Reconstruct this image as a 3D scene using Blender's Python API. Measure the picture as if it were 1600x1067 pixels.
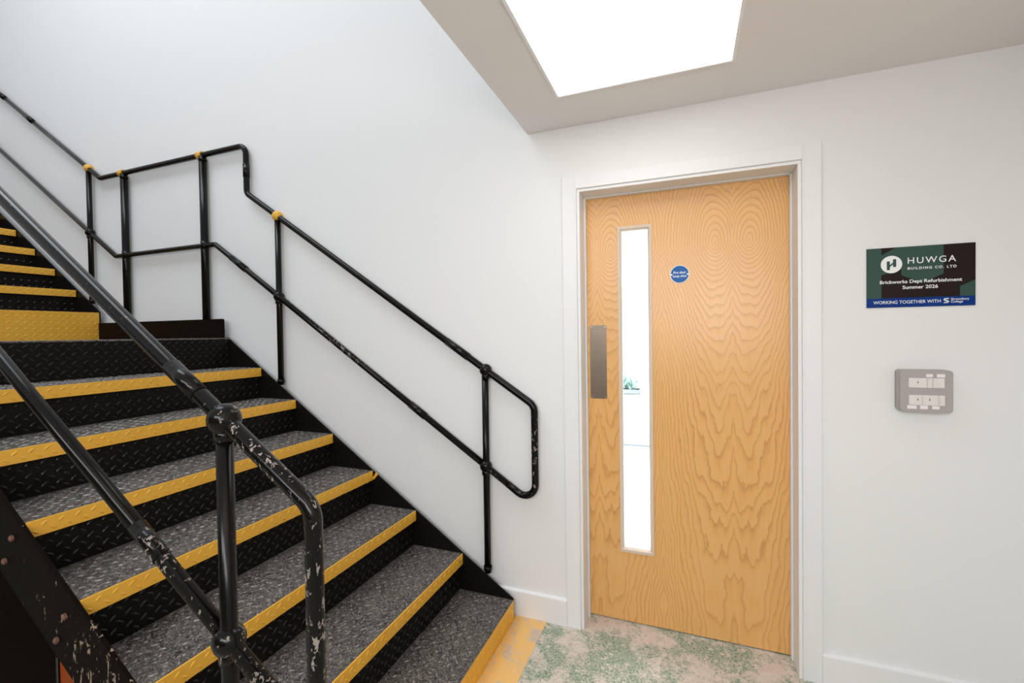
import bpy, bmesh, math, random
from mathutils import Vector, Matrix
random.seed(4)
for o in list(bpy.data.objects): bpy.data.objects.remove(o)
SC = bpy.context.scene
COL = SC.collection

# ------------------------------------------------------------------ camera
cd = bpy.data.cameras.new('camera'); cam = bpy.data.objects.new('camera', cd); COL.objects.link(cam)
cd.sensor_fit = 'HORIZONTAL'; cd.sensor_width = 36.0; cd.lens = 704.52 / 1600 * 36; cd.clip_start = 0.02
R = Vector((0.93267664, 0.36043178, -0.01425544)); U = Vector((0.00703488, 0.02133713, 0.99974759)); F = Vector((-0.36064497, 0.93254151, -0.01736505))
cam.matrix_world = Matrix(((R.x, U.x, -F.x, 0), (R.y, U.y, -F.y, -2.02), (R.z, U.z, -F.z, 1.3572), (0, 0, 0, 1)))
SC.camera = cam

# ------------------------------------------------------------------ light and exposure
SC.view_settings.view_transform = 'Standard'; SC.view_settings.look = 'None'
SC.view_settings.gamma = 1; SC.view_settings.use_curve_mapping = False
SC.view_settings.exposure = 0.0
w = bpy.data.worlds.new('world'); SC.world = w; w.use_nodes = True
bg = w.node_tree.nodes['Background']; bg.inputs[0].default_value = (0.95, 0.975, 1.0, 1); bg.inputs[1].default_value = 0.66

def area(name, loc, target, sx, sy, power, color):
    l = bpy.data.lights.new(name, 'AREA'); l.shape = 'RECTANGLE'; l.size = sx; l.size_y = sy; l.energy = power; l.color = color
    o = bpy.data.objects.new(name, l); COL.objects.link(o); o.location = loc
    d = Vector(target) - Vector(loc); o.rotation_euler = d.to_track_quat('-Z', 'Y').to_euler()
    return o
area('stairwell_rooflight', (-3.2, -1.6, 5.6), (-3.2, -1.4, 0), 3.0, 1.6, 80, (0.88, 0.94, 1.0))
area('hall_fill_light', (-0.6, -4.7, 2.5), (-0.6, -0.6, 1.0), 2.6, 0.6, 62, (0.94, 0.972, 1.0))  # unseen fill added behind the camera, brightens the right wall
area('ceiling_fill_light', (0.2, -3.1, 1.55), (0.0, -1.7, 2.6), 1.2, 0.5, 25, (1.0, 0.93, 0.87))  # unseen warm fill, added to lift and tint the low ceiling
area('next_room_fill', (-0.4, 1.9, 2.55), (-0.4, 1.9, 0), 1.6, 1.6, 190, (0.96, 0.98, 1.0))  # added out of view to overexpose the room beyond the door

# ------------------------------------------------------------------ mesh helpers
class MB:
    def __init__(s): s.v = []; s.f = []; s.sm = []
    def add(s, vs, fs, smooth=False):
        n = len(s.v); s.v += [tuple(v) for v in vs]; s.f += [tuple(i + n for i in f) for f in fs]; s.sm += [smooth] * len(fs); return s
    def box(s, x0, x1, y0, y1, z0, z1):
        return s.add([(x0,y0,z0),(x1,y0,z0),(x1,y1,z0),(x0,y1,z0),(x0,y0,z1),(x1,y0,z1),(x1,y1,z1),(x0,y1,z1)],
                     [(0,3,2,1),(4,5,6,7),(0,1,5,4),(1,2,6,5),(2,3,7,6),(3,0,4,7)])
    def prism(s, pts, axis, a, b, smooth=False):
        """closed polygon extruded along an axis; pts are the two other coordinates in x,y,z order"""
        def P(p, t):
            return (t, p[0], p[1]) if axis == 'x' else (p[0], t, p[1]) if axis == 'y' else (p[0], p[1], t)
        n = len(pts); vs = [P(p, a) for p in pts] + [P(p, b) for p in pts]
        m = len(s.v); s.v += vs
        s.f += [tuple(range(m, m + n)), tuple(range(m + 2*n - 1, m + n - 1, -1))]; s.sm += [False, False]
        for i in range(n):
            j = (i + 1) % n; s.f.append((m + j, m + i, m + n + i, m + n + j)); s.sm.append(smooth)
        return s
    def tube(s, path, r, n=16, caps=True):
        P = [Vector(p) for p in path]; k = len(P); m = len(s.v)
        T = [((P[min(i+1, k-1)] - P[max(i-1, 0)])).normalized() for i in range(k)]
        ref = Vector((0, 1, 0)) if abs(T[0].y) < .9 else Vector((1, 0, 0))
        nrm = (ref - T[0] * ref.dot(T[0])).normalized()
        for i in range(k):
            nrm = (nrm - T[i] * nrm.dot(T[i])).normalized(); b = T[i].cross(nrm)
            for j in range(n):
                a = 2 * math.pi * j / n; s.v.append(tuple(P[i] + nrm * (r * math.cos(a)) + b * (r * math.sin(a))))
        for i in range(k - 1):
            for j in range(n):
                q = (j + 1) % n; s.f.append((m + i*n + j, m + i*n + q, m + (i+1)*n + q, m + (i+1)*n + j)); s.sm.append(True)
        if caps:
            s.f.append(tuple(range(m + n - 1, m - 1, -1))); s.f.append(tuple(range(m + (k-1)*n, m + k*n))); s.sm += [False, False]
        return s
    def ball(s, c, r, nu=24, nv=14, sc=(1, 1, 1)):
        m = len(s.v); c = Vector(c)
        s.v.append((c.x, c.y, c.z - r*sc[2]))
        for i in range(1, nv):
            t = -math.pi/2 + math.pi * i / nv
            for j in range(nu):
                a = 2*math.pi*j/nu; s.v.append((c.x + r*sc[0]*math.cos(t)*math.cos(a), c.y + r*sc[1]*math.cos(t)*math.sin(a), c.z + r*sc[2]*math.sin(t)))
        s.v.append((c.x, c.y, c.z + r*sc[2])); top = len(s.v) - 1
        for j in range(nu):
            q = (j+1) % nu
            s.f.append((m, m+1+q, m+1+j)); s.sm.append(True)
            s.f.append((top, m+1+(nv-2)*nu+j, m+1+(nv-2)*nu+q)); s.sm.append(True)
            for i in range(nv-2):
                a0 = m+1+i*nu; s.f.append((a0+j, a0+q, a0+nu+q, a0+nu+j)); s.sm.append(True)
        return s
    def build(s, name, mat, parent=None, bevel=0, seg=2):
        me = bpy.data.meshes.new(name); me.from_pydata(s.v, [], s.f); me.materials.append(mat)
        me.polygons.foreach_set('use_smooth', s.sm); 
        bm = bmesh.new(); bm.from_mesh(me); bmesh.ops.recalc_face_normals(bm, faces=bm.faces)
        if bevel:
            ed = [e for e in bm.edges if len(e.link_faces) == 2 and e.calc_face_angle(0) > 0.6]
            bmesh.ops.bevel(bm, geom=ed, offset=bevel, segments=seg, affect='EDGES', profile=.5, clamp_overlap=True)
        bm.to_mesh(me); bm.free(); me.update()
        o = bpy.data.objects.new(name, me); COL.objects.link(o)
        if parent:
            o.parent = parent
            par = parent; loc = Vector((0,0,0))
            while par: loc += par.location; par = par.parent
            o.location = -loc                       # meshes are written in world coordinates
        return o

def thing(name, label, cat, loc, group=None):
    o = bpy.data.objects.new(name, None); COL.objects.link(o); o.location = loc; o.empty_display_size = .1
    o['label'] = label; o['category'] = cat
    if group: o['group'] = group
    return o
def struct(name, mb, mat, bevel=0, parent=None):
    o = mb.build(name, mat, parent, bevel)
    if not parent: o['kind'] = 'structure'
    return o
def lab(o, text): o['label'] = text; return o

def fillet(pts, r, seg=8):
    """polyline in the x-z plane with rounded corners; r is one radius or one per corner"""
    out = [pts[0]]; n = len(pts)
    for i in range(1, n - 1):
        p, a, b = Vector(pts[i]), Vector(pts[i-1]), Vector(pts[i+1]); rr = r[i-1] if isinstance(r, (list, tuple)) else r
        u = (a - p).normalized(); v = (b - p).normalized(); ang = u.angle(v)
        t = rr / math.tan(ang / 2); s0 = p + u*t; s1 = p + v*t
        c = p + (u + v).normalized() * (rr / math.sin(ang/2))
        A = s0 - c; B = s1 - c; th = A.angle(B)
        for k in range(seg + 1):
            q = k / seg; w0 = math.sin((1-q)*th)/math.sin(th); w1 = math.sin(q*th)/math.sin(th); out.append(tuple(c + A*w0 + B*w1))
    out.append(pts[-1]); return out

def rrect(x0, x1, z0, z1, r, seg=6):
    out = []
    for cx, cz, a0 in ((x1-r, z1-r, 0), (x0+r, z1-r, 90), (x0+r, z0+r, 180), (x1-r, z0+r, 270)):
        for k in range(seg+1):
            a = math.radians(a0 + 90*k/seg); out.append((cx + r*math.cos(a), cz + r*math.sin(a)))
    return out

# ------------------------------------------------------------------ material helpers
class NT:
    def __init__(s, name):
        s.m = bpy.data.materials.new(name); s.m.use_nodes = True; s.t = s.m.node_tree; s.b = s.t.nodes['Principled BSDF']
    def n(s, typ, **kw):
        d = s.t.nodes.new(typ)
        for k, v in kw.items():
            if k.startswith('i_'):
                key = k[2:]; key = int(key) if key.isdigit() else key.replace('_', ' ')
                d.inputs[key].default_value = v
            else: setattr(d, k, v)
        return d
    def l(s, a, b): s.t.links.new(a, b)
    def math(s, op, a, b=None, clamp=False):
        d = s.n('ShaderNodeMath', operation=op, use_clamp=clamp)
        for i, x in enumerate((a, b)):
            if x is None: continue
            if isinstance(x, (int, float)): d.inputs[i].default_value = x
            else: s.l(x, d.inputs[i])
        return d.outputs[0]
    def coord(s): return s.n('ShaderNodeTexCoord').outputs['Object']
    def noise(s, scale, detail=3, rough=.55, dist=0, vec=None, sc3=None):
        d = s.n('ShaderNodeTexNoise'); d.inputs['Scale'].default_value = scale; d.inputs['Detail'].default_value = detail
        d.inputs['Roughness'].default_value = rough; d.inputs['Distortion'].default_value = dist
        v = vec if vec is not None else s.coord()
        if sc3:
            mp = s.n('ShaderNodeMapping'); mp.inputs['Scale'].default_value = sc3; s.l(v, mp.inputs[0]); v = mp.outputs[0]
        s.l(v, d.inputs['Vector']); return d.outputs['Fac']
    def ramp(s, fac, stops, interp='LINEAR'):
        d = s.n('ShaderNodeValToRGB'); d.color_ramp.interpolation = interp; e = d.color_ramp.elements
        while len(e) < len(stops): e.new(.5)
        for el, (p, c) in zip(e, stops):
            el.position = p; el.color = (c, c, c, 1) if isinstance(c, (int, float)) else (*c, 1)
        s.l(fac, d.inputs[0]); return d.outputs[0]
    def mix(s, fac, a, b):
        d = s.n('ShaderNodeMix', data_type='RGBA')
        for sock, x in ((d.inputs[0], fac), (d.inputs[6], a), (d.inputs[7], b)):
            if isinstance(x, (int, float)): sock.default_value = x if sock == d.inputs[0] else (x, x, x, 1)
            elif isinstance(x, tuple): sock.default_value = (*x, 1)
            else: s.l(x, sock)
        return d.outputs[2]
    def bump(s, h, strength=.3, dist=.002):
        d = s.n('ShaderNodeBump'); d.inputs['Strength'].default_value = strength; d.inputs['Distance'].default_value = dist
        s.l(h, d.inputs['Height']); s.l(d.outputs[0], s.b.inputs['Normal'])
    def set(s, **kw):
        for k, v in kw.items():
            i = s.b.inputs[k.replace('_', ' ')]
            if isinstance(v, (int, float)): i.default_value = v
            elif isinstance(v, tuple): i.default_value = (*v, 1)
            else: s.l(v, i)
        return s

def lin(r, g, b):
    f = lambda c: (c/255/12.92) if c/255 <= .04045 else ((c/255 + .055)/1.055)**2.4
    return (f(r), f(g), f(b))
def plain(name, col, rough=.5, metal=0, spec=.5):
    k = NT(name); k.set(Base_Color=col, Roughness=rough, Metallic=metal); k.b.inputs['Specular IOR Level'].default_value = spec; return k.m

def wall_paint(name, col):
    k = NT(name); n = k.noise(2.2, 2); k.set(Base_Color=k.mix(n, tuple(c*.985 for c in col), col), Roughness=.62)
    k.b.inputs['Specular IOR Level'].default_value = .3; k.bump(k.noise(260, 2), .05, .001); return k.m
M = {}
M['wall'] = wall_paint('wall_emulsion', (.80, .805, .81))
M['brick'] = plain('rear_wall_brown_paint', (.16, .12, .10), .8)
M['ceil'] = wall_paint('ceiling_emulsion', (.82, .79, .775))
M['gloss'] = plain('white_satin_paint', (.80, .805, .815), .38, 0, .4)

def black_paint(name, chip=.0, rough=.17, base=(.0042, .0032, .0026), chipcol=(.36, .31, .28), scale=78, zones=None, spec=.32):
    """black enamel; chips follow noise, stronger inside the listed wear zones (x, y, z, radius)"""
    k = NT(name); co = k.coord()
    n1 = k.noise(scale, 5, .62, .4, co, (1, 1, .45)); n2 = k.noise(210, 3, .6, 0, co)
    thr = None
    f = k.math('ADD', k.math('MULTIPLY', n1, .8), k.math('MULTIPLY', n2, .2))
    if zones:
        tot = None
        for (x, y, z, r) in zones:
            d = k.n('ShaderNodeVectorMath', operation='DISTANCE'); k.l(co, d.inputs[0]); d.inputs[1].default_value = (x, y, z)
            v = k.math('SUBTRACT', 1.0, k.math('DIVIDE', d.outputs['Value'], r), clamp=True)
            tot = v if tot is None else k.math('MAXIMUM', tot, v)
        f = k.math('ADD', f, k.math('MULTIPLY', tot, .125))
    m = k.ramp(f, [(.66 - chip, 0), (.675 - chip, 1)])
    rust = k.mix(n2, chipcol, tuple(c*.62 for c in chipcol))
    k.set(Base_Color=k.mix(m, base, rust), Roughness=k.mix(m, rough, .6))
    k.b.inputs['Specular IOR Level'].default_value = spec; k.b.inputs['IOR'].default_value = 1.42
    k.bump(k.math('ADD', k.math('MULTIPLY', n1, .5), k.math('MULTIPLY', m, -1.0)), .18, .0015); return k.m
M['rail'] = black_paint('black_rail_enamel', .0, zones=[(-1.75, -.033, 1.27, .42), (-.665, -.033, .8, .3)])
M['rail_near'] = black_paint('worn_black_rail_enamel', .0, zones=[(-.68, -1.355, .80, .42), (-.80, -1.355, 1.10, .2), (-.80, -1.355, .62, .2), (-1.14, -1.355, .85, .16)])
M['post'] = black_paint('black_post_enamel', -.02, .2, (.004, .003, .0024), spec=.3)
M['string'] = black_paint('chipped_black_stringer_paint', -.012, .5, (.0065, .0042, .003), (.36, .27, .20), 48, zones=[(-1.45, -1.31, .40, .6)], spec=.03)
M['string_wall'] = black_paint('black_stringer_paint', -.035, .3, (.008, .007, .0062), (.32, .26, .2), 24, spec=.12)
M['riser'] = black_paint('black_riser_paint', -.02, .3, (.0085, .0072, .0062), (.3, .27, .24), 60, spec=.10)
M['riser_pat'] = black_paint('worn_riser_pattern', .01, .3, (.009, .0078, .007), (.2, .18, .16), 60, spec=.45)
M['upstand'] = black_paint('black_upstand_paint', -.03, .4, (.006, .004, .0035), spec=.06)

def tread_mat():
    k = NT('worn_black_tread_paint'); co = k.coord()
    big = k.noise(9, 5, .65, .5, co); mid = k.noise(30, 3, .6, .8, co); fine = k.noise(52, 3, .6, 1.8, co); fine2 = k.noise(150, 3, .65, 1.0, co)
    line = k.ramp(k.math('ABSOLUTE', k.math('SUBTRACT', fine, .5)), [(0, 1), (.04, 0)])
    line2 = k.ramp(k.math('ABSOLUTE', k.math('SUBTRACT', mid, .5)), [(0, 1), (.05, 0)])
    base = k.mix(k.ramp(big, [(.40, 0), (.62, 1)]), (.007, .0055, .0045), (.048, .040, .033))
    c = k.mix(k.math('MULTIPLY', line, .75), base, (.34, .31, .28))
    c = k.mix(k.math('MULTIPLY', line2, .35), c, (.24, .215, .19))
    c = k.mix(k.ramp(fine2, [(.58, 0), (.66, 1)]), c, (.40, .37, .34))
    c = k.mix(k.ramp(fine2, [(.34, 1), (.42, 0)]), c, (.008, .007, .006))
    k.set(Base_Color=c, Roughness=.46, Metallic=.0); k.b.inputs['Specular IOR Level'].default_value = .5
    k.bump(k.math('ADD', k.math('MULTIPLY', line, .6), fine2), .5, .002); return k.m
M['tread'] = tread_mat()
def lozenge_mat():
    k = NT('worn_tread_pattern'); n = k.noise(90, 3)
    k.set(Base_Color=k.mix(k.ramp(n, [(.42, 0), (.6, 1)]), (.018, .0155, .0135), (.27, .25, .23)), Roughness=.4); k.b.inputs['Specular IOR Level'].default_value = .6
    return k.m
M['tread_pat'] = lozenge_mat()
def yellow_mat(name, chip=.0):
    k = NT(name); n = k.noise(30, 4, .6, .3); n2 = k.noise(7, 3); n3 = k.noise(160, 3)
    f = k.math('ADD', k.math('MULTIPLY', n, .7), k.math('MULTIPLY', n3, .3))
    m = k.ramp(f, [(.685 - chip, 0), (.70 - chip, 1)])
    y = k.mix(n2, (.73, .375, .033), (.78, .43, .055))
    k.set(Base_Color=k.mix(m, y, (.03, .022, .016)), Roughness=.42); k.b.inputs['Specular IOR Level'].default_value = .4
    k.bump(k.math('MULTIPLY', m, -1), .3, .001); return k.m
M['yellow'] = yellow_mat('yellow_nosing_paint')
M['yellow_riser'] = yellow_mat('yellow_riser_paint', .012)
M['yellow_ball'] = yellow_mat('yellow_fitting_paint', -.05)

def floor_mat():
    k = NT('worn_green_screed'); co = k.coord()
    big = k.noise(5.0, 5, .62, .5, co); mid = k.noise(22, 5, .68, .4, co); fine = k.noise(120, 4, .7, .6, co)
    beige = k.mix(mid, (.56, .48, .41), (.76, .69, .61))
    beige = k.mix(k.math('MULTIPLY', k.ramp(fine, [(.35, 1), (.5, 0)]), .4), beige, (.33, .28, .23))
    green = k.mix(k.ramp(fine, [(.38, 0), (.62, 1)]), (.12, .20, .125), (.50, .53, .43))
    f = k.math('ADD', k.math('ADD', k.math('MULTIPLY', big, .5), k.math('MULTIPLY', mid, .3)), k.math('MULTIPLY', fine, .2))
    c = k.mix(k.ramp(f, [(.46, 0), (.54, 1)]), green, beige)
    vor = k.n('ShaderNodeTexVoronoi', feature='F1'); vor.inputs['Scale'].default_value = 22; k.l(co, vor.inputs['Vector'])
    spot = k.ramp(k.math('ADD', vor.outputs['Distance'], k.math('MULTIPLY', mid, .35)), [(.36, 1), (.40, 0)])
    c = k.mix(k.math('MULTIPLY', spot, .75), c, (.66, .60, .52))
    c = k.mix(k.math('MULTIPLY', k.ramp(fine, [(.60, 0), (.68, 1)]), .5), c, (.20, .20, .16))
    k.set(Base_Color=c, Roughness=.6); k.bump(k.math('ADD', mid, k.math('MULTIPLY', fine, .5)), .25, .003); return k.m
M['floor'] = floor_mat()
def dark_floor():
    k = NT('dark_brown_sheet'); n = k.noise(14, 5, .65); k.b.inputs['Specular IOR Level'].default_value = .05; k.set(Base_Color=k.mix(n, (.008, .005, .004), (.022, .013, .009)), Roughness=.9); return k.m
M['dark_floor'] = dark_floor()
def strip_mat():
    k = NT('worn_yellow_floor_paint'); co = k.coord(); n = k.noise(9, 5, .65, .6, co); f = k.noise(90, 4, .7, .4, co)
    s = k.math('ADD', k.math('MULTIPLY', n, .65), k.math('MULTIPLY', f, .35))
    c = k.mix(k.ramp(s, [(.50, 0), (.57, 1)]), k.mix(f, (.82, .47, .13), (.86, .55, .2)), (.56, .46, .38))
    k.set(Base_Color=c, Roughness=.5); k.bump(s, .15, .001); return k.m
M['strip'] = strip_mat()

def wood_mat():
    """rotary veneer: leaves 0.288 m wide book-matched about x = 0.185, crown figure round a knot in each"""
    k = NT('oak_veneer'); co = k.coord(); sep = k.n('ShaderNodeSeparateXYZ'); k.l(co, sep.inputs[0]); X, Z = sep.outputs[0], sep.outputs[2]
    u = k.math('PINGPONG', k.math('SUBTRACT', X, .185), .288)
    com = k.n('ShaderNodeCombineXYZ'); k.l(u, com.inputs[0]); k.l(Z, com.inputs[2])
    leaf = com.outputs[0]
    slow = k.noise(1.0, 2, .5, 0, leaf, (6, 1, 2.2)); med = k.noise(1.0, 3, .55, .3, leaf, (24, 1, 8)); free = k.noise(1.0, 2, .5, 0, co, (3, 1, .8))
    du = k.math('ADD', k.math('SUBTRACT', u, .065), k.math('MULTIPLY', k.math('SUBTRACT', free, .5), .03))
    # below the knot the rings stretch into long flames, above they close in an arch
    dz = k.math('SUBTRACT', Z, 1.735)
    up = k.math('MULTIPLY', k.math('MAXIMUM', dz, 0.0), .40); dn = k.math('MAXIMUM', k.math('MULTIPLY', dz, -1.0), 0.0)
    dn = k.math('MULTIPLY', k.math('LOGARITHM', k.math('ADD', k.math('MULTIPLY', dn, 9.0), 1.0), 2.718), .066)
    ez = k.math('ADD', up, dn)
    r = k.math('SQRT', k.math('ADD', k.math('MULTIPLY', du, du), k.math('MULTIPLY', ez, ez)))
    away = k.math('MINIMUM', k.math('MULTIPLY', r, 9.0), 1.0)
    wob = k.math('ADD', k.math('MULTIPLY', k.math('SUBTRACT', slow, .5), .060), k.math('MULTIPLY', k.math('SUBTRACT', med, .5), .020))
    ph = k.math('MULTIPLY', k.math('ADD', r, k.math('MULTIPLY', wob, away)), 90.0)
    ph = k.math('ADD', ph, k.math('MULTIPLY', dn, 55.0))
    fr = k.math('FRACT', ph)
    line = k.ramp(fr, [(0, .0), (.10, 1), (.24, .45), (.50, .05), (1, 0)])
    amp = k.ramp(k.noise(1, 2, .5, 0, leaf, (4, 1, 1.3)), [(.30, .45), (.62, 1)])
    streak = k.noise(1.0, 4, .65, 0, co, (260, 1, 4)); streak2 = k.noise(1.0, 3, .6, 0, co, (30, 1, 1.0))
    base = k.mix(streak2, (.76, .395, .115), (.80, .45, .15))
    c = k.mix(k.math('MULTIPLY', k.math('MULTIPLY', line, amp), .75), base, (.50, .215, .05))
    c = k.mix(k.math('MULTIPLY', k.ramp(fr, [(.55, 0), (.85, 1), (1, 0)]), .28), c, (.74, .46, .225))
    c = k.mix(k.math('MULTIPLY', k.ramp(streak, [(.45, 0), (.75, 1)]), .16), c, (.50, .24, .075))
    kn = k.noise(24, 2, .5, 0, co)
    k.set(Base_Color=c, Roughness=.36); k.b.inputs['Specular IOR Level'].default_value = .5
    k.b.inputs['Coat Weight'].default_value = .5; k.b.inputs['Coat Roughness'].default_value = .3
    k.bump(line, .25, .001); return k.m
M['oak'] = wood_mat()
def bead_mat():
    k = NT('pale_beech_bead'); n = k.noise(1, 3, .6, 0, None, (60, 60, 4)); k.set(Base_Color=k.mix(n, (.62, .50, .40), (.72, .61, .51)), Roughness=.45); return k.m
M['bead'] = bead_mat()
def steel(name, a, b):
    k = NT(name); n = k.noise(1, 4, .6, 0, None, (4, 4, 160)); n2 = k.noise(9, 3); k.set(Base_Color=k.mix(k.math('MULTIPLY', k.math('ADD', n, n2), .5), a, b), Roughness=.34, Metallic=1.0); return k.m
M['plate'] = steel('brushed_bronze_steel', (.20, .165, .13), (.31, .26, .21))
M['screw'] = plain('screw_steel', (.5, .46, .4), .3, 1)
M['rust'] = (lambda k: (k.set(Base_Color=k.mix(k.noise(160, 3), (.075, .03, .02), (.25, .125, .09)), Roughness=.8), k.m)[1])(NT('rusty_bolt_paint'))
M['orange'] = plain('orange_paint', (.30, .055, .008), .6, 0, .1)
g = NT('clear_glass'); g.set(Base_Color=(.96, .985, .98), Roughness=.0); g.b.inputs['Transmission Weight'].default_value = 1; g.b.inputs['IOR'].default_value = 1.08; M['glass'] = g.m
e = NT('panel_diffuser'); e.set(Base_Color=(.9, .9, .9)); e.b.inputs['Emission Color'].default_value = (1.0, .985, .965, 1); e.b.inputs['Emission Strength'].default_value = 3.2; M['led'] = e.m
M['trim'] = plain('white_panel_trim', (.88, .87, .86), .4)
M['switch_metal'] = plain('grey_metalclad_enamel', (.40, .385, .365), .42, .15)
M['white_plastic'] = plain('white_plastic', (.74, .72, .69), .35)
M['paper'] = plain('paper_label', (.82, .79, .775), .6)
M['ink'] = plain('dark_ink', (.06, .06, .065), .6)
M['sign_black'] = plain('sign_black', lin(33, 23, 20), .4, 0, .15)
M['sign_green'] = plain('sign_green', lin(57, 82, 74), .4, 0, .15)
M['sign_blue'] = plain('sign_blue', lin(0, 50, 125), .4, 0, .15)
M['sign_white'] = plain('sign_white', (.84, .86, .86), .4)
M['door_blue'] = plain('door_sign_blue', lin(0, 92, 165), .35, 0, .2)
M['room_white'] = plain('room_white', (.85, .86, .86), .6)
M['grey_line'] = plain('grey_rubber', (.20, .23, .26), .6)
M['leaf'] = (lambda k: (k.set(Base_Color=k.mix(k.noise(30, 2), (.20, .36, .33), (.45, .58, .54)), Roughness=.5), k.m)[1])(NT('leaf_green'))
M['soil'] = plain('potting_soil', (.05, .035, .025), .9)

# ------------------------------------------------------------------ room shell
TOPZ = 5.6; CEIL = 2.2897; DL, DR, DT = -.4568, .4131, 2.002       # door opening
mb = MB()
mb.box(-7.5, DL, 0, .25, 0, TOPZ); mb.box(DR, 1.30, 0, .25, 0, TOPZ); mb.box(DL, DR, 0, .25, DT, TOPZ)
struct('wall_back', mb, M['wall'])
struct('wall_right', MB().box(1.078, 1.30, -5.2, 0, 0, 2.60), M['wall'])
struct('ceiling', MB().box(-.687, 1.30, -3.4, -.0005, CEIL, 2.60), M['ceil'])
struct('wall_rear', MB().box(-7.5, 1.30, -5.4, -5.2, 0, 2.60), M['brick'])
struct('wall_left', MB().box(-7.7, -7.5, -5.4, .25, 0, TOPZ), M['wall'])
struct('floor', MB().box(-7.5, 1.30, -5.2, .25, -.12, 0), M['floor'])
fl = bpy.data.objects['floor']
struct('under_stair_sheet', MB().box(-7.0, -1.2, -1.24, -.016, 0, .004), M['dark_floor'])   # dark brown sheet added over the floor under the stair
fs = MB().box(-.775, -.622, -2.6, -.0152, 0, .0015).build('painted_line', M['strip'], fl); lab(fs, 'worn yellow paint line along the foot of the stair')

# skirtings with a rounded top edge
def skirting(name, x0, x1, h):
    pr = [(0, 0), (-.015, 0), (-.015, h-.006), (-.0135, h-.002), (-.010, h), (0, h+.003)]
    struct(name, MB().prism(pr, 'x', x0, x1), M['gloss'])
skirting('baseboard_left', -.92, -.5235, .122)
skirting('baseboard_right', .477, 1.078, .116)

# door surround: door_1 (structure) with architrave, lining, stop
dr = bpy.data.objects.new('door_1', None); COL.objects.link(dr); dr['kind'] = 'structure'; dr.location = (-.02, .06, 0); dr.empty_display_size = .1
AL, AR, AT = -.5235, .477, 2.0613
def arch(pts_front, nm):
    pass
y0, y1 = -.012, 0
for nm, (xa, xb) in (('l', (AL, DL)), ('r', (DR, AR))):
    lx = 1 if nm == 'l' else -1
    inner = xb if nm == 'l' else xa; outer = xa if nm == 'l' else xb
    prof = [(outer, 0), (outer, y0 + .001), (outer + lx*.001, y0), (inner - lx*.009, y0), (inner - lx*.008, y0 - .0035), (inner - lx*.002, y0 - .0035), (inner, y0 + .001), (inner, 0)]
    m = MB(); m.prism([(p[0], p[1]) for p in prof], 'z', 0, DT if False else AT - .0005)
    m.build('architrave', M['gloss'], dr)
prof = [(0, AT), (y0+.001, AT), (y0, AT-.001), (y0, DT+.009), (y0-.0035, DT+.008), (y0-.0035, DT+.002), (y0+.001, DT), (0, DT)]
MB().prism(prof, 'x', DL - .0005, DR + .0005).build('architrave', M['gloss'], dr)
LI = .0125; SI = .0203                                             # lining face and stop face inset from the opening
YS = .088                                                         # front of stop
for sx, xx in ((1, DL), (-1, DR)):
    a, b = sorted((xx, xx + sx*LI)); MB().box(a, b, -.008, .25, 0, DT - LI).build('lining', M['gloss'], dr, .0015)
    a, b = sorted((xx + sx*LI, xx + sx*(SI - .001))); MB().box(a, b, YS, .1165, 0, DT - LI).build('door_stop', M['gloss'], dr, .002)
MB().box(DL, DR, -.008, .25, DT - LI, DT).build('lining', M['gloss'], dr, .0015)
MB().box(DL + LI, DR - LI, YS, .1165, DT - .0180, DT - LI).build('door_stop', M['gloss'], dr, .002)

# ------------------------------------------------------------------ the fire door leaf
YD = .1172
leaf = thing('fire_door', 'oak veneered fire door with narrow glazed slot and steel push plate', 'door', (-.4365, YD + .02, 0))
X0, X1, Z0, Z1 = -.4475, .4045, .006, 1.9925
VX0, VX1, VZ0, VZ1 = -.289, -.149, .338, 1.838                     # slot cut
m = MB(); m.box(X0, VX0, YD, YD+.044, Z0, Z1); m.box(VX1, X1, YD, YD+.044, Z0, Z1); m.box(VX0, VX1, YD, YD+.044, Z0, VZ0); m.box(VX0, VX1, YD, YD+.044, VZ1, Z1)
m.build('door_panel', M['oak'], leaf)
fr = MB()
fx0, fx1, fz0, fz1 = -.2940, -.1440, .332, 1.8435
ix0, ix1, iz0, iz1 = -.2775, -.1610, .352, 1.8240
# bead: four mitred sections with a chamfer falling in to the glass
def bead(o0, o1, o2, o3, i0, i1, i2, i3, yo, yi):
    O = [(o0, o2), (o1, o2), (o1, o3), (o0, o3)]; I = [(i0, i2), (i1, i2), (i1, i3), (i0, i3)]
    c = .008
    mid = [(i0 - c, i2 - c), (i1 + c, i2 - c), (i1 + c, i3 + c), (i0 - c, i3 + c)]
    vs = [(x, YD, z) for x, z in O] + [(x, yo, z) for x, z in O] + [(x, yo, z) for x, z in mid] + [(x, yi, z) for x, z in I] + [(x, YD + .02, z) for x, z in I]
    fs = []
    for L in range(4):
        for j in range(4):
            q = (j+1) % 4; fs.append((L*4+j, L*4+q, L*4+4+q, L*4+4+j))
    return vs, fs
fr.add(*bead(fx0, fx1, fz0, fz1, ix0, ix1, iz0, iz1, YD - .006, YD + .004))
lab(fr.build('glazing_bead', M['bead'], leaf), 'pale beech glazing bead round the slot')
MB().box(VX0, VX1, YD + .019, YD + .025, VZ0, VZ1).build('glass_pane', M['glass'], leaf)
MB().box(VX0, VX1, YD+.025, YD+.044, VZ0, VZ0+.012).build('rear_bead', M['bead'], leaf)
# push plate
pp = MB().prism(rrect(-.4275, -.3500, 1.0440, 1.3910, .006), 'y', YD - .0015, YD).build('push_plate', M['plate'], leaf); lab(pp, 'brushed brown steel push plate on the left edge of the door')
for sx in (-.4205, -.3570):
    for sz in (1.052, 1.383):
        MB().tube([(sx, YD - .0028, sz), (sx, YD - .001, sz)], .0032, 12).build('screw', M['screw'], pp)

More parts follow.
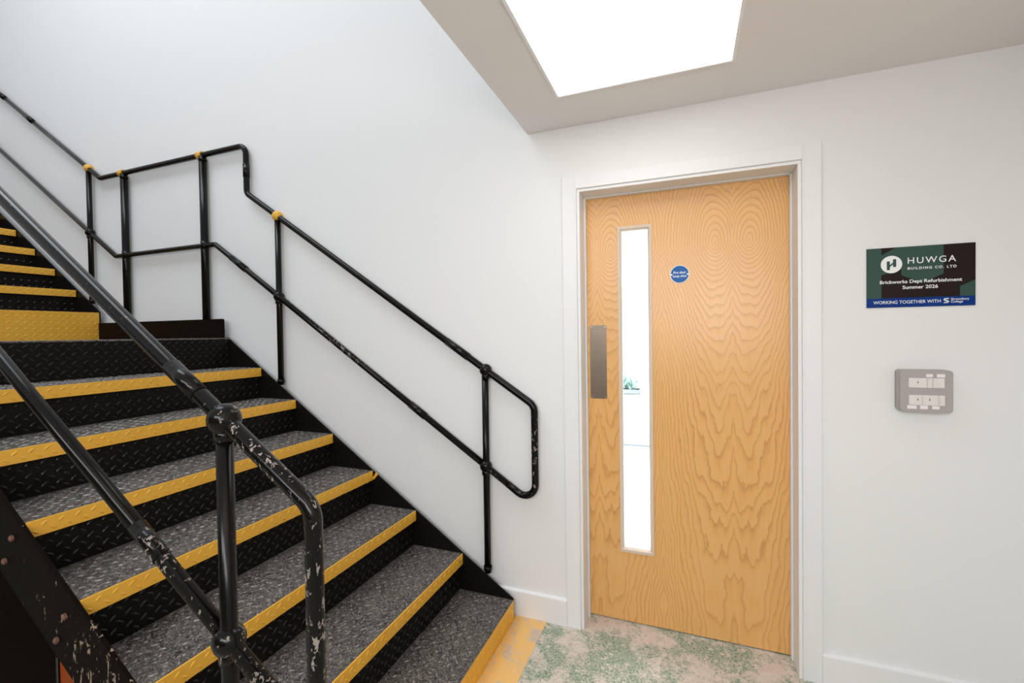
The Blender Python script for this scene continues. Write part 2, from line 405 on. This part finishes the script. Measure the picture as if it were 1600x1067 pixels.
# text helper: font curve -> mesh fitted to a box on an x-z plane
def text(s, x0, x1, z0, z1, y, mat, name, parent, bold=0.0, spacing=1.0):
    cu = bpy.data.curves.new('lettering', 'FONT'); cu.body = s; cu.size = 1; cu.space_character = spacing; cu.offset = bold; cu.resolution_u = 4
    o = bpy.data.objects.new('lettering', cu); COL.objects.link(o); bpy.context.view_layer.update()
    dg = bpy.context.evaluated_depsgraph_get(); me = bpy.data.meshes.new_from_object(o.evaluated_get(dg)); bpy.data.objects.remove(o)
    xs = [v.co.x for v in me.vertices]; ys = [v.co.y for v in me.vertices]; a, b, c, d = min(xs), max(xs), min(ys), max(ys)
    for v in me.vertices:
        v.co = Vector((x0 + (v.co.x - a)/(b-a)*(x1-x0), y, z0 + (v.co.y - c)/(d-c)*(z1-z0)))
    me.materials.clear(); me.materials.append(mat)
    t = bpy.data.objects.new(name, me); COL.objects.link(t); t.parent = parent
    loc = Vector((0,0,0)); p = parent
    while p: loc += p.location; p = p.parent
    t.location = -loc; return t

def disc(c, r, y, yb, n=40): return [(c[0] + r*math.cos(2*math.pi*i/n), c[1] + r*math.sin(2*math.pi*i/n)) for i in range(n)]
cx, cz = -.0258, 1.6098
fd = thing('fire_door_sign', 'small round blue sign reading Fire door keep shut on the oak door', 'sign', (cx, YD, cz))
MB().prism(disc((cx, cz), .0400, 0, 0), 'y', YD - .0016, YD).build('rim', M['sign_white'], fd)
MB().prism(disc((cx, cz), .0375, 0, 0), 'y', YD - .0021, YD - .0012).build('blue_face', M['door_blue'], fd)
text('Fire door', cx-.0255, cx+.0270, cz+.0025, cz+.0135, YD - .0025, M['sign_white'], 'lettering', fd, .012)
text('keep shut', cx-.0275, cx+.0285, cz-.0165, cz-.0025, YD - .0025, M['sign_white'], 'lettering', fd, .012)
for sx in (-.0335, .0335):
    MB().tube([(cx+sx, YD - .0032, cz-.001), (cx+sx, YD - .001, cz-.001)], .0038, 14).build('screw_cap', M['sign_white'], fd)

# ------------------------------------------------------------------ notice board on the right wall
sg = thing('notice_board', 'rectangular dark green and black notice board with blue strip on the white wall', 'sign', (.772, -.002, 1.54))
SX0, SX1, SZ0, SZ1 = .6187, .9250, 1.4325, 1.6475
sx = lambda u: SX0 + u*(SX1-SX0)
sz = lambda v: SZ1 - v*(SZ1-SZ0)
MB().box(SX0, SX1, -.004, 0, SZ0, SZ1).build('board', M['sign_black'], sg)
def flat(name, pts, mat, y, parent=sg):
    m = MB(); m.prism([(sx(a), sz(b)) for a, b in pts], 'y', y - .0002, y); return m.build(name, mat, parent)
YB = -.0040
flat('green_stripe', [(0, 0), (.141, 0), (.143, .845), (0, .845)], M['sign_green'], YB)
flat('green_hexagon', [(.141, .12), (.284, .0), (.719, .0), (.720, .474), (.527, .602), (.334, .470), (.332, .367), (.226, .416), (.143, .455)], M['sign_green'], YB)
flat('green_corner', [(1, .590), (.868, .685), (.865, .845), (1, .845)], M['sign_green'], YB)
flat('blue_strip', [(0, .845), (1, .845), (1, 1), (0, 1)], M['sign_blue'], YB)
ccx, ccz = sx(.2385), sz(.282)
em = MB().prism(disc((ccx, ccz), .0313, 0, 0), 'y', YB - .0004, YB).build('round_emblem', M['sign_white'], sg)
def rel(pts, name, mat, y):
    MB().prism([(sx(a), sz(b)) for a, b in pts], 'y', y - .0002, y).build(name, mat, em)
YE = YB - .0004
rel([(.194, .237), (.201, .226), (.216, .226), (.224, .237), (.224, .365), (.217, .376), (.201, .376), (.194, .365)], 'emblem_bar', M['sign_green'], YE)
rel([(.253, .205), (.260, .194), (.277, .194), (.284, .205), (.284, .315), (.277, .326), (.260, .326), (.253, .315)], 'emblem_bar', M['sign_green'], YE)
rel([(.224, .290), (.253, .248), (.253, .282), (.224, .324)], 'emblem_bar', M['sign_green'], YE)
YT = YB - .0006
text('HUWGA', sx(.392), sx(.830), sz(.285), sz(.183), YT, M['sign_white'], 'lettering', sg, .004, 1.25)
text('BUILDING CO. LTD', sx(.392), sx(.834), sz(.383), sz(.341), YT, M['sign_white'], 'lettering', sg, .022, 1.3)
text('Brickworks Dept Refurbishment', sx(.128), sx(.883), sz(.622), sz(.548), YT, M['sign_white'], 'lettering', sg, .018)
text('Summer 2026', sx(.344), sx(.670), sz(.702), sz(.643), YT, M['sign_white'], 'lettering', sg, .018)
text('WORKING TOGETHER WITH', sx(.064), sx(.694), sz(.942), sz(.889), YT, M['sign_white'], 'lettering', sg, .006)
text('Shrewsbury', sx(.786), sx(.945), sz(.918), sz(.873), YT, M['sign_white'], 'lettering', sg, .012)
text('College', sx(.786), sx(.891), sz(.960), sz(.915), YT, M['sign_white'], 'lettering', sg, .012)
# college emblem: an S of three slanted bars
for pts in ([(.718, .893), (.731, .874), (.770, .874), (.762, .890), (.734, .890), (.730, .904)],
            [(.718, .893), (.730, .893), (.770, .922), (.770, .936), (.757, .936), (.718, .905)],
            [(.770, .930), (.758, .952), (.718, .953), (.727, .937), (.752, .937), (.757, .926)]):
    flat('college_emblem', pts, M['sign_white'], YT)

# ------------------------------------------------------------------ switch box
sb = thing('switch_box', 'grey metal surface switch box with two rows of white switches, below the notice board', 'light switch', (.775, 0, 1.137))
bx, bz = .775, 1.137
MB().prism(rrect(bx-.0725, bx+.0725, bz-.0728, bz+.0728, .011), 'y', -.045, 0, True).build('back_box', M['switch_metal'], sb)
fp = MB().prism(rrect(bx-.0725, bx+.0730, bz-.0733, bz+.0727, .012), 'y', -.048, -.0435, True).build('face_plate', M['switch_metal'], sb, .0008)
def rocker(xa, xb, za, zb, tilt):
    yf = -.0505; d = .0022
    vs = [(xa, -.046, za), (xb, -.046, za), (xb, -.046, zb), (xa, -.046, zb), (xa, yf - (d if tilt < 0 else 0), za), (xb, yf - (d if tilt < 0 else 0), za), (xb, yf - (d if tilt > 0 else 0), zb), (xa, yf - (d if tilt > 0 else 0), zb)]
    return MB().add(vs, [(0,1,2,3),(4,7,6,5),(0,4,5,1),(1,5,6,2),(2,6,7,3),(3,7,4,0)]).build('rocker_switch', M['white_plastic'], fp)
for zr0, zr1, cuts, marks in ((.0119, .0455, (-.0496, .0015, .0172, .0492), (-.0243,)), (-.0490, -.0138, (-.0495, -.0118, .0333, .0505), (-.0242, .0082))):
    for i in range(3):
        a, b = bx + cuts[i] + .0005, bx + cuts[i+1] - .0005
        MB().box(a, b, -.0500, -.046, bz+zr0, bz+zr1).build('switch_module', M['white_plastic'], fp, .0006)
        wd = b - a
        if wd < .02: rocker(a+.002, b-.002, bz+zr0+.003, bz+zr1-.003, 1)
        elif zr0 > 0 and i == 2: rocker(a+.014, b-.002, bz+zr0+.003, bz+zr1-.003, -1)
        elif zr0 < 0: rocker(a+.003, a+.015, bz+zr0+.004, bz+zr1-.004, 1 if i else -1)
    for mx in marks:
        zc = bz + (zr0+zr1)/2
        MB().box(bx+mx-.0012, bx+mx+.0012, -.0506, -.049, zc-.001, zc+.005).build('key_slot', M['ink'], fp)
        MB().box(bx+mx-.005, bx+mx+.005, -.0502, -.049, zc+.0085, zc+.0092).build('printed_mark', M['switch_metal'], fp)
for xa, xb, za, zb in ((-.0006, .0174, .0490, .0600), (.0287, .0506, .0486, .0602), (-.0532, -.0268, -.0624, -.0504), (-.0176, .0042, -.0623, -.0500), (.0158, .0361, -.0617, -.0503)):
    pl = MB().box(bx+xa, bx+xb, -.0486, -.0478, bz+za, bz+zb).build('paper_label', M['paper'], fp)
for a, b in ((-.0545, .0299), (.0545, .0310), (-.0545, -.0297), (.0545, -.0300)):
    MB().tube([(bx+a, -.0496, bz+b), (bx+a, -.047, bz+b)], .0024, 12).build('screw', M['screw'], fp)

# ------------------------------------------------------------------ ceiling light panel
lp = thing('ceiling_light_panel', 'large square white glowing light panel in the low ceiling', 'ceiling light', (-.155, -.60, CEIL))
PX0, PX1, PY0, PY1 = -.4700, .1620, -.912, -.281
m = MB()
fw_, dp = .010, .010
for a in ((PX0, PX1, PY1-fw_, PY1), (PX0, PX1, PY0, PY0+fw_), (PX0, PX0+fw_, PY0+fw_, PY1-fw_), (PX1-fw_, PX1, PY0+fw_, PY1-fw_)):
    m.box(a[0], a[1], a[2], a[3], CEIL - dp, CEIL + .001)
m.build('panel_frame', M['trim'], lp)
MB().box(PX0+fw_, PX1-fw_, PY0+fw_, PY1-fw_, CEIL-dp+.003, CEIL-.001).build('diffuser', M['led'], lp)

# ------------------------------------------------------------------ staircase
SX, G, H1, HR = -.769, .2652, .0975, .1796                         # first nosing, going, first rise, rise
YN, YW = -1.304, -.055                                             # near and wall ends of the treads
LZ = H1 + 7*HR; LX = SX - 7*G                                      # landing level and edge
UX, UG, UH, UZ = -3.952, .2670, .1735, LZ + .1965                  # upper flight
LIP = .050; SB = .020
st = thing('staircase', 'black chequer plate steel staircase with yellow nosings against the white wall', 'staircase', (SX, -.68, 0))

def lozenges(org, eu, ev, en, lu, lv, pitch=.0205, L=.026, W=.0075, h=.0017, off=.5):
    """raised pattern: lens-shaped bars in alternating directions on a plane (origin, two axes, normal)"""
    m = MB(); eu, ev, en, org = Vector(eu), Vector(ev), Vector(en), Vector(org)
    nv = max(1, int(lv / pitch)); nu = int(lu / pitch); mu = (lu - (nu-1)*pitch)/2; mv = (lv - (nv-1)*pitch)/2
    for j in range(nv):
        for i in range(nu):
            if (i + j) % 2: continue
            a = math.radians(38 if j % 2 else -38); c, s = math.cos(a), math.sin(a)
            p = org + eu*(mu + i*pitch) + ev*(mv + j*pitch)
            d = eu*c + ev*s; q = -eu*s + ev*c
            l2, w2 = L/2, W/2
            if lv < .06: l2 *= .86
            vs = [p + d*l2, p + d*l2*.38 + q*w2, p - d*l2*.38 + q*w2, p - d*l2, p - d*l2*.38 - q*w2, p + d*l2*.38 - q*w2, p + d*l2*.42 + en*h, p - d*l2*.42 + en*h]
            m.add(vs, [(0,1,6),(1,2,7,6),(2,3,7),(3,4,7),(4,5,6,7),(5,0,6)])
    return m
def pattern(parent, mat, *a, **k):
    o = lozenges(*a, **k).build('raised_pattern', mat, parent); o['kind'] = 'stuff'; return o
wy = YW - YN
def step(nx, nz, depth, nosing=True, fine=False):
    """tread plate from its nosing back to the next riser; its front lip is the yellow nosing"""
    t = MB().box(nx - depth, nx - .002, YN, YW, nz - .006, nz).build('tread', M['tread'], st)
    pattern(t, M['tread_pat'], (nx - depth, YN, nz), (0, 1, 0), (1, 0, 0), (0, 0, 1), wy, depth - .004, h=.0024, W=.008)
    if nosing:
        n = MB().box(nx - .006, nx, YN, YW - .004, nz - LIP, nz + .0004).build('nosing', M['yellow'], t, .0012); lab(n, 'yellow painted nosing')
        o = pattern(t, M['yellow'], (nx, YN, nz - LIP), (0, 1, 0), (0, 0, 1), (1, 0, 0), wy, LIP, h=.0026, W=.0085)
    return t
def riser(x, z0, z1, mat, label=None, pat=None):
    r = MB().box(x - .006, x, YN, YW, z0, z1).build('riser', mat, st)
    if label: lab(r, label)
    pattern(r, pat or mat, (x, YN, z0), (0, 1, 0), (0, 0, 1), (1, 0, 0), wy, z1 - z0, h=.0026, W=.0082)
for k in range(7):
    nx = SX - k*G; nz = H1 + k*HR
    step(nx, nz, G + SB, nosing=(k > 0))
    if k == 0:
        riser(nx, 0, nz - .0005, M['yellow_riser'], 'yellow chequer plate bottom riser')
    else:
        riser(nx - SB, nz - HR, nz - .007, M['riser'], None, M['riser_pat'])
riser(LX, LZ - HR, LZ - .0065, M['riser'], 'black chequer plate riser under the landing', M['riser_pat'])
ld = MB().box(UX - .01, LX, YN - .02, YW, LZ - .008, LZ).build('landing', M['tread'], st)
pattern(ld, M['tread_pat'], (UX, YN, LZ), (0, 1, 0), (1, 0, 0), (0, 0, 1), wy, LX - UX)
riser(UX, LZ, UZ - .0005, M['yellow_riser'], 'yellow chequer plate riser above the landing')
for k in range(8):
    nx = UX - k*UG; nz = UZ + k*UH
    step(nx, nz, UG + SB, nosing=(k > 0))
    if k: riser(nx - SB, nz - UH, nz - .007, M['riser'], None, M['riser_pat'])
# stringers: sloping flat bars, top edge through the nosings, depth 0.225 measured upright
sl = HR / G; D = .226
def stringer(y0, y1, mat, wall):
    x_lo = SX - .002; zt = lambda x: H1 + (SX - x)*sl + .004
    xb = SX - (D - H1)/sl                                           # where the lower edge meets the floor
    pts = [(x_lo, 0), (x_lo, zt(x_lo) - .006), (x_lo - .004, zt(x_lo)), (LX - .02, zt(LX)), (LX - .06, LZ + .004), (UX if wall else LX - .7, LZ + .004), (UX if wall else LX - .7, LZ - .20), (LX - .10, LZ - .20), (xb, 0)]
    if not wall:
        pts[4] = (LX - .03, zt(LX)); 
    s = MB().prism(pts, 'y', y0, y1).build('stringer', mat, st, .0012); return s
s1 = stringer(YW, YW + .008, M['string_wall'], True)
s2 = stringer(YN - .010, YN, M['string'], False); lab(s2, 'chipped black near stringer with rusty bolt heads')
ut = lambda x: UZ + (UX - x)*(UH/UG) + .004
xe = UX - 7*UG
for ya, yb in ((YW, YW + .008), (YN - .01, YN)):
    MB().prism([(UX + .004, LZ), (UX + .004, ut(UX)), (xe, ut(xe)), (xe, ut(xe) - D), (UX - .1, LZ - .19), (UX + .004, LZ - .19)], 'y', ya, yb).build('stringer', M['string_wall'], st, .0012)
# bolt heads on both stringers
def bolt(x, y, z, sgn, parent, mat, r=.0095):
    m = MB(); m.prism([(x + r*math.cos(i*math.pi/3), z + r*math.sin(i*math.pi/3)) for i in range(6)], 'y', y, y + sgn*.006); m.ball((x, y + sgn*.006, z), r*.8, 12, 6, (1, .5, 1)); m.build('bolt_head', mat, parent)
for k in range(1, 7):
    nx = SX - k*G; nz = H1 + k*HR
    bolt(nx - .050, YN - .010, nz - .035 - .012, -1, s2, M['rust']); bolt(nx - .115 + .02, YN - .010, nz - .124, -1, s2, M['rust'])
    bolt(nx - .010 + .03, YW, nz - .075, -1, s1, M['string_wall'], .007); bolt(nx + .035, YW, nz - .125, -1, s1, M['string_wall'], .007)
# steel cleats beneath a few treads, one splashed yellow
def cleat(x, z, mat, label=None, w=.012, l=.035):
    c = MB().prism([(x - .004, z - l), (x + .004, z - l - .008), (x + .032, z - .012), (x + .020, z - .002)], 'y', YW - .004, YW).build('paint_splash', mat, s1)
    if label: lab(c, label)
cleat(SX - 3*G, H1 + 3*HR - .004, M['yellow'], 'yellow paint carried onto the stringer')
# landing upstand (kick plate) at the wall
up = MB().prism(rrect(-3.99, -2.671, LZ + .001, 1.475, .012, 4), 'y', -.060, -.052).build('kick_plate', M['upstand'], st)

# ------------------------------------------------------------------ hand rails
def rail_line(x): return 1.1834 + .6657*(-.9075 - x)
def mid_line(x): return .7159 + .6657*(-.9154 - x)
RR = .0168
def ball_joint(parent, x, y, z, mat, collar=True, r=.0305, sleeve=True):
    m = MB(); m.ball((x, y, z), r, sc=(1, .98, 1))
    if collar: m.tube([(x, y, z - r - .012), (x, y, z - r*.6)], .0205, 20)
    return m.build('ball_joint', mat, parent)
def coupling(parent, xa, xb, line, y, mat):
    m = MB(); m.tube([(xa, y, line(xa)), (xb, y, line(xb))], RR + .0022, 20); return m.build('coupling', mat, parent)
ex = -.662
def xz(path, y): return [(p[0], y, p[1]) for p in path]

def wall_rail():
    y = -.0325
    t = thing('handrail', 'black tubular double handrail beside the white wall with yellow upper joints', 'handrail', (-.929, y, .205))
    slope2 = .655
    tl2 = lambda x: 2.6085 + slope2*(-4.0695 - x)
    ml2 = lambda x: 2.1443 + slope2*(-4.0778 - x)
    # one continuous bent tube: upper flight, landing, drop, lower flight, end loop
    xk = -4.0695 - (2.519 - 2.6085)/slope2
    xk = -4.0695 + (2.6085 - 2.519)/slope2
    top = [(-6.2, tl2(-6.2)), (xk, 2.519), (-2.477, 2.519), (-2.477, rail_line(-2.477)), (ex, rail_line(ex)), (ex, mid_line(ex)), (-.80, mid_line(-.80))]
    path = fillet(top, [.05, .055, .045, .055, .055], 8)
    MB().tube(xz(path, y), RR, 18).build('top_rail', M['rail'], t)
    xm = -4.0778 + (2.1443 - 1.946)/slope2
    xm2 = -.9154 - (1.946 - .7159)/.6657
    mid = [(-6.2, ml2(-6.2)), (xm, 1.946), (xm2, 1.946), (-.80, mid_line(-.80))]
    MB().tube(xz(fillet(mid, [.03, .02], 5), y), RR - .0012, 18).build('mid_rail', M['rail'], t)
    posts = [(-.9115, .195, rail_line(-.9115), .0165), (-2.2340, 1.075, rail_line(-2.234), .0165), (-4.0735, 1.62, tl2(-4.0735), .0165)]
    for x, z0, z1, r in posts:
        MB().tube([(x, y, z0), (x, y, z1)], r, 16).build('post', M['post'], t)
        m = MB().box(x - .028, x + .012, y - .0155, y + .0155, z0 + .012, z0 + .034) if False else MB().tube([(x, y, z0 + .012), (x, y, z0 + .032)], .0205, 16)
        m.build('base_collar', M['post'], t)
    for x in (-3.662, -2.859):
        MB().tube([(x, y, LZ), (x, y, 2.510)], .0222, 18).build('post', M['post'], t)
        c = MB().tube([(x - .024, y, 2.519), (x + .012, y, 2.519)], RR + .006, 18); c.tube([(x, y, 2.478), (x, y, 2.506)], .0245, 18)
        lab(MB().tube([(x - .040, y, 2.519), (x + .004, y, 2.519)], RR + .0065, 18).build('rail_collar', M['yellow_ball'], t), 'yellow painted rail collar')
        MB().tube([(x, y, 2.482), (x, y, 2.496)], .0240, 18).build('post_cap', M['post'], t)
        m = MB(); m.ball((x, y, 1.946), .0245, sc=(1, 1, .9)); m.tube([(x, y, 1.920), (x, y, 1.972)], .0238, 18); m.build('ball_joint', M['post'], t)
    ball_joint(t, -.9075, y, rail_line(-.9075), M['rail']); ball_joint(t, -.9135, y, mid_line(-.9135), M['rail'])
    lab(ball_joint(t, -2.2340, y, rail_line(-2.234), M['yellow_ball'], False), 'yellow painted ball joint'); ball_joint(t, -2.2360, y, mid_line(-2.236), M['rail'])
    lab(ball_joint(t, -4.0735, y, tl2(-4.0735), M['yellow_ball'], False, .029), 'yellow painted ball joint'); ball_joint(t, -4.0755, y, ml2(-4.0755), M['rail'])
    coupling(t, -1.12, -1.00, rail_line, y, M['rail']); coupling(t, -1.34, -1.25, mid_line, y, M['rail'])
    coupling(t, -4.90, -4.78, tl2, y, M['rail']); coupling(t, -5.30, -5.18, tl2, y, M['rail'])
    coupling(t, -2.62, -2.50, lambda x: 1.946 if x < xm2 else mid_line(x), y, M['rail'])
    MB().tube([(-2.477, y, 2.325), (-2.477, y, 2.405)], RR + .002, 18).build('coupling', M['rail'], t)
    return t
wall_rail()

def near_rail():
    y = -1.355
    t = thing('handrail', 'thick black tubular handrail with chipped end loop on the open side nearest the camera', 'handrail', (-.929, y, .20))
    k = 0.001
    xn = LX - .20
    top = [(LX - .75, rail_line(xn)), (xn, rail_line(xn)), (-.6725, rail_line(-.6725)), (-.6725, mid_line(-.6725)), (-.80, mid_line(-.80))]
    MB().tube(xz(fillet(top, [.05, .055, .055], 10), y), RR + .0003, 28).build('top_rail', M['rail_near'], t)
    MB().tube([(xn, y, mid_line(xn)), (-.80, y, mid_line(-.80))], RR, 28).build('mid_rail', M['rail_near'], t)
    for x in (-.9115, -2.234):
        z0 = H1 + (SX - x)*sl - .10
        MB().tube([(x, y, z0), (x, y, rail_line(x))], .0168, 24).build('post', M['post'], t)
        MB().box(x - .020, x + .020, y + .012, YN - .0095, z0 + .005, z0 + .06).build('post_bracket', M['post'], t, .002)
        ball_joint(t, x + .001, y, rail_line(x + .001), M['rail_near'], True, .0335); ball_joint(t, x - .001, y, mid_line(x - .001), M['rail_near'], True, .0335)
    coupling(t, -1.075, -.985, rail_line, y, M['rail_near'])
    coupling(t, -1.215, -1.125, mid_line, y, M['rail_near'])
near_rail()

# ------------------------------------------------------------------ under the stair
ob = thing('orange_board', 'orange board standing in the dark under the near stair stringer', 'board', (-1.55, -1.205, 0))
MB().box(-1.892, -1.36, -1.212, -1.200, .004, .335).build('panel', M['orange'], ob, .002)
MB().box(-1.905, -1.892, -1.216, -1.196, .004, .335).build('edge_strip', M['post'], ob)

# ------------------------------------------------------------------ the bright room behind the door
RX0, RX1, RY1, RZ = -2.4, 1.3, 3.48, 2.65
struct('wall_far', MB().box(RX0, RX1, RY1, RY1 + .1, 0, RZ), M['room_white'])
struct('wall_far_left', MB().box(RX0 - .1, RX0, .25, RY1, 0, RZ), M['room_white'])
struct('wall_far_right', MB().box(RX1, RX1 + .1, .25, RY1, 0, RZ), M['room_white'])
struct('ceiling_far', MB().box(RX0, RX1, .25, RY1, RZ, RZ + .1), M['room_white'])
struct('floor_far', MB().box(RX0, RX1, .25, RY1, -.12, 0), M['room_white'])
struct('baseboard_far', MB().box(RX0, RX1, RY1 - .012, RY1, .0, .022), M['grey_line'])
tb = thing('console_shelf', 'white wall shelf below a plant, seen through the door slot', 'shelf', (-.6, RY1 - .15, .6))
MB().box(-1.35, -.30, RY1 - .28, RY1 - .0005, .62, .645).build('shelf_board', M['room_white'], tb, .003)
for xx in (-1.2, -.42): MB().prism([(RY1 - .22, .62), (RY1 - .001, .62), (RY1 - .001, .45)], 'x', xx, xx + .02).build('bracket', M['room_white'], tb)
pt = thing('potted_plant', 'leafy green plant in a white trough seen through the door slot', 'plant', (-.62, RY1 - .15, .645))
m = MB(); px0, px1, py0, py1 = -.80, -.50, RY1 - .23, RY1 - .09
m.box(px0, px1, py0, py0+.008, .645, .70); m.box(px0, px1, py1-.008, py1, .645, .70); m.box(px0, px0+.008, py0+.008, py1-.008, .645, .70); m.box(px1-.008, px1, py0+.008, py1-.008, .645, .70); m.box(px0, px1, py0, py1, .645, .652)
m.build('trough', M['grey_line'], pt)
MB().box(px0+.008, px1-.008, py0+.008, py1-.008, .652, .69).build('soil', M['soil'], pt)
lm = None
rnd = random.Random(3)
for i in range(34):
    bx_, by_ = rnd.uniform(px0+.03, px1-.03), rnd.uniform(py0+.03, py1-.03)
    az = rnd.uniform(0, 6.283); tilt = rnd.uniform(.2, 1.1); L = rnd.uniform(.14, .27); wd = rnd.uniform(.018, .032)
    d = Vector((math.cos(az)*math.sin(tilt), math.sin(az)*math.sin(tilt)*.5, math.cos(tilt))).normalized(); sd = d.cross(Vector((0, 0, 1))).normalized() if abs(d.z) < .99 else Vector((1, 0, 0)); nn = sd.cross(d)
    b = Vector((bx_, by_, .685)); vs = []
    for q, ww in ((0, .15), (.3, .8), (.6, 1), (.85, .6), (1, .02)):
        c = b + d*(L*q) - Vector((0, 0, 1))*(q*q*.04); vs += [c - sd*wd*ww + nn*.002, c - nn*.0015, c + sd*wd*ww + nn*.002]
    fs = []
    for r in range(4):
        a = r*3; fs += [(a, a+1, a+4, a+3), (a+1, a+2, a+5, a+4)]
    me_o = MB().add(vs, fs, True).build('leaf', M['leaf'], pt)
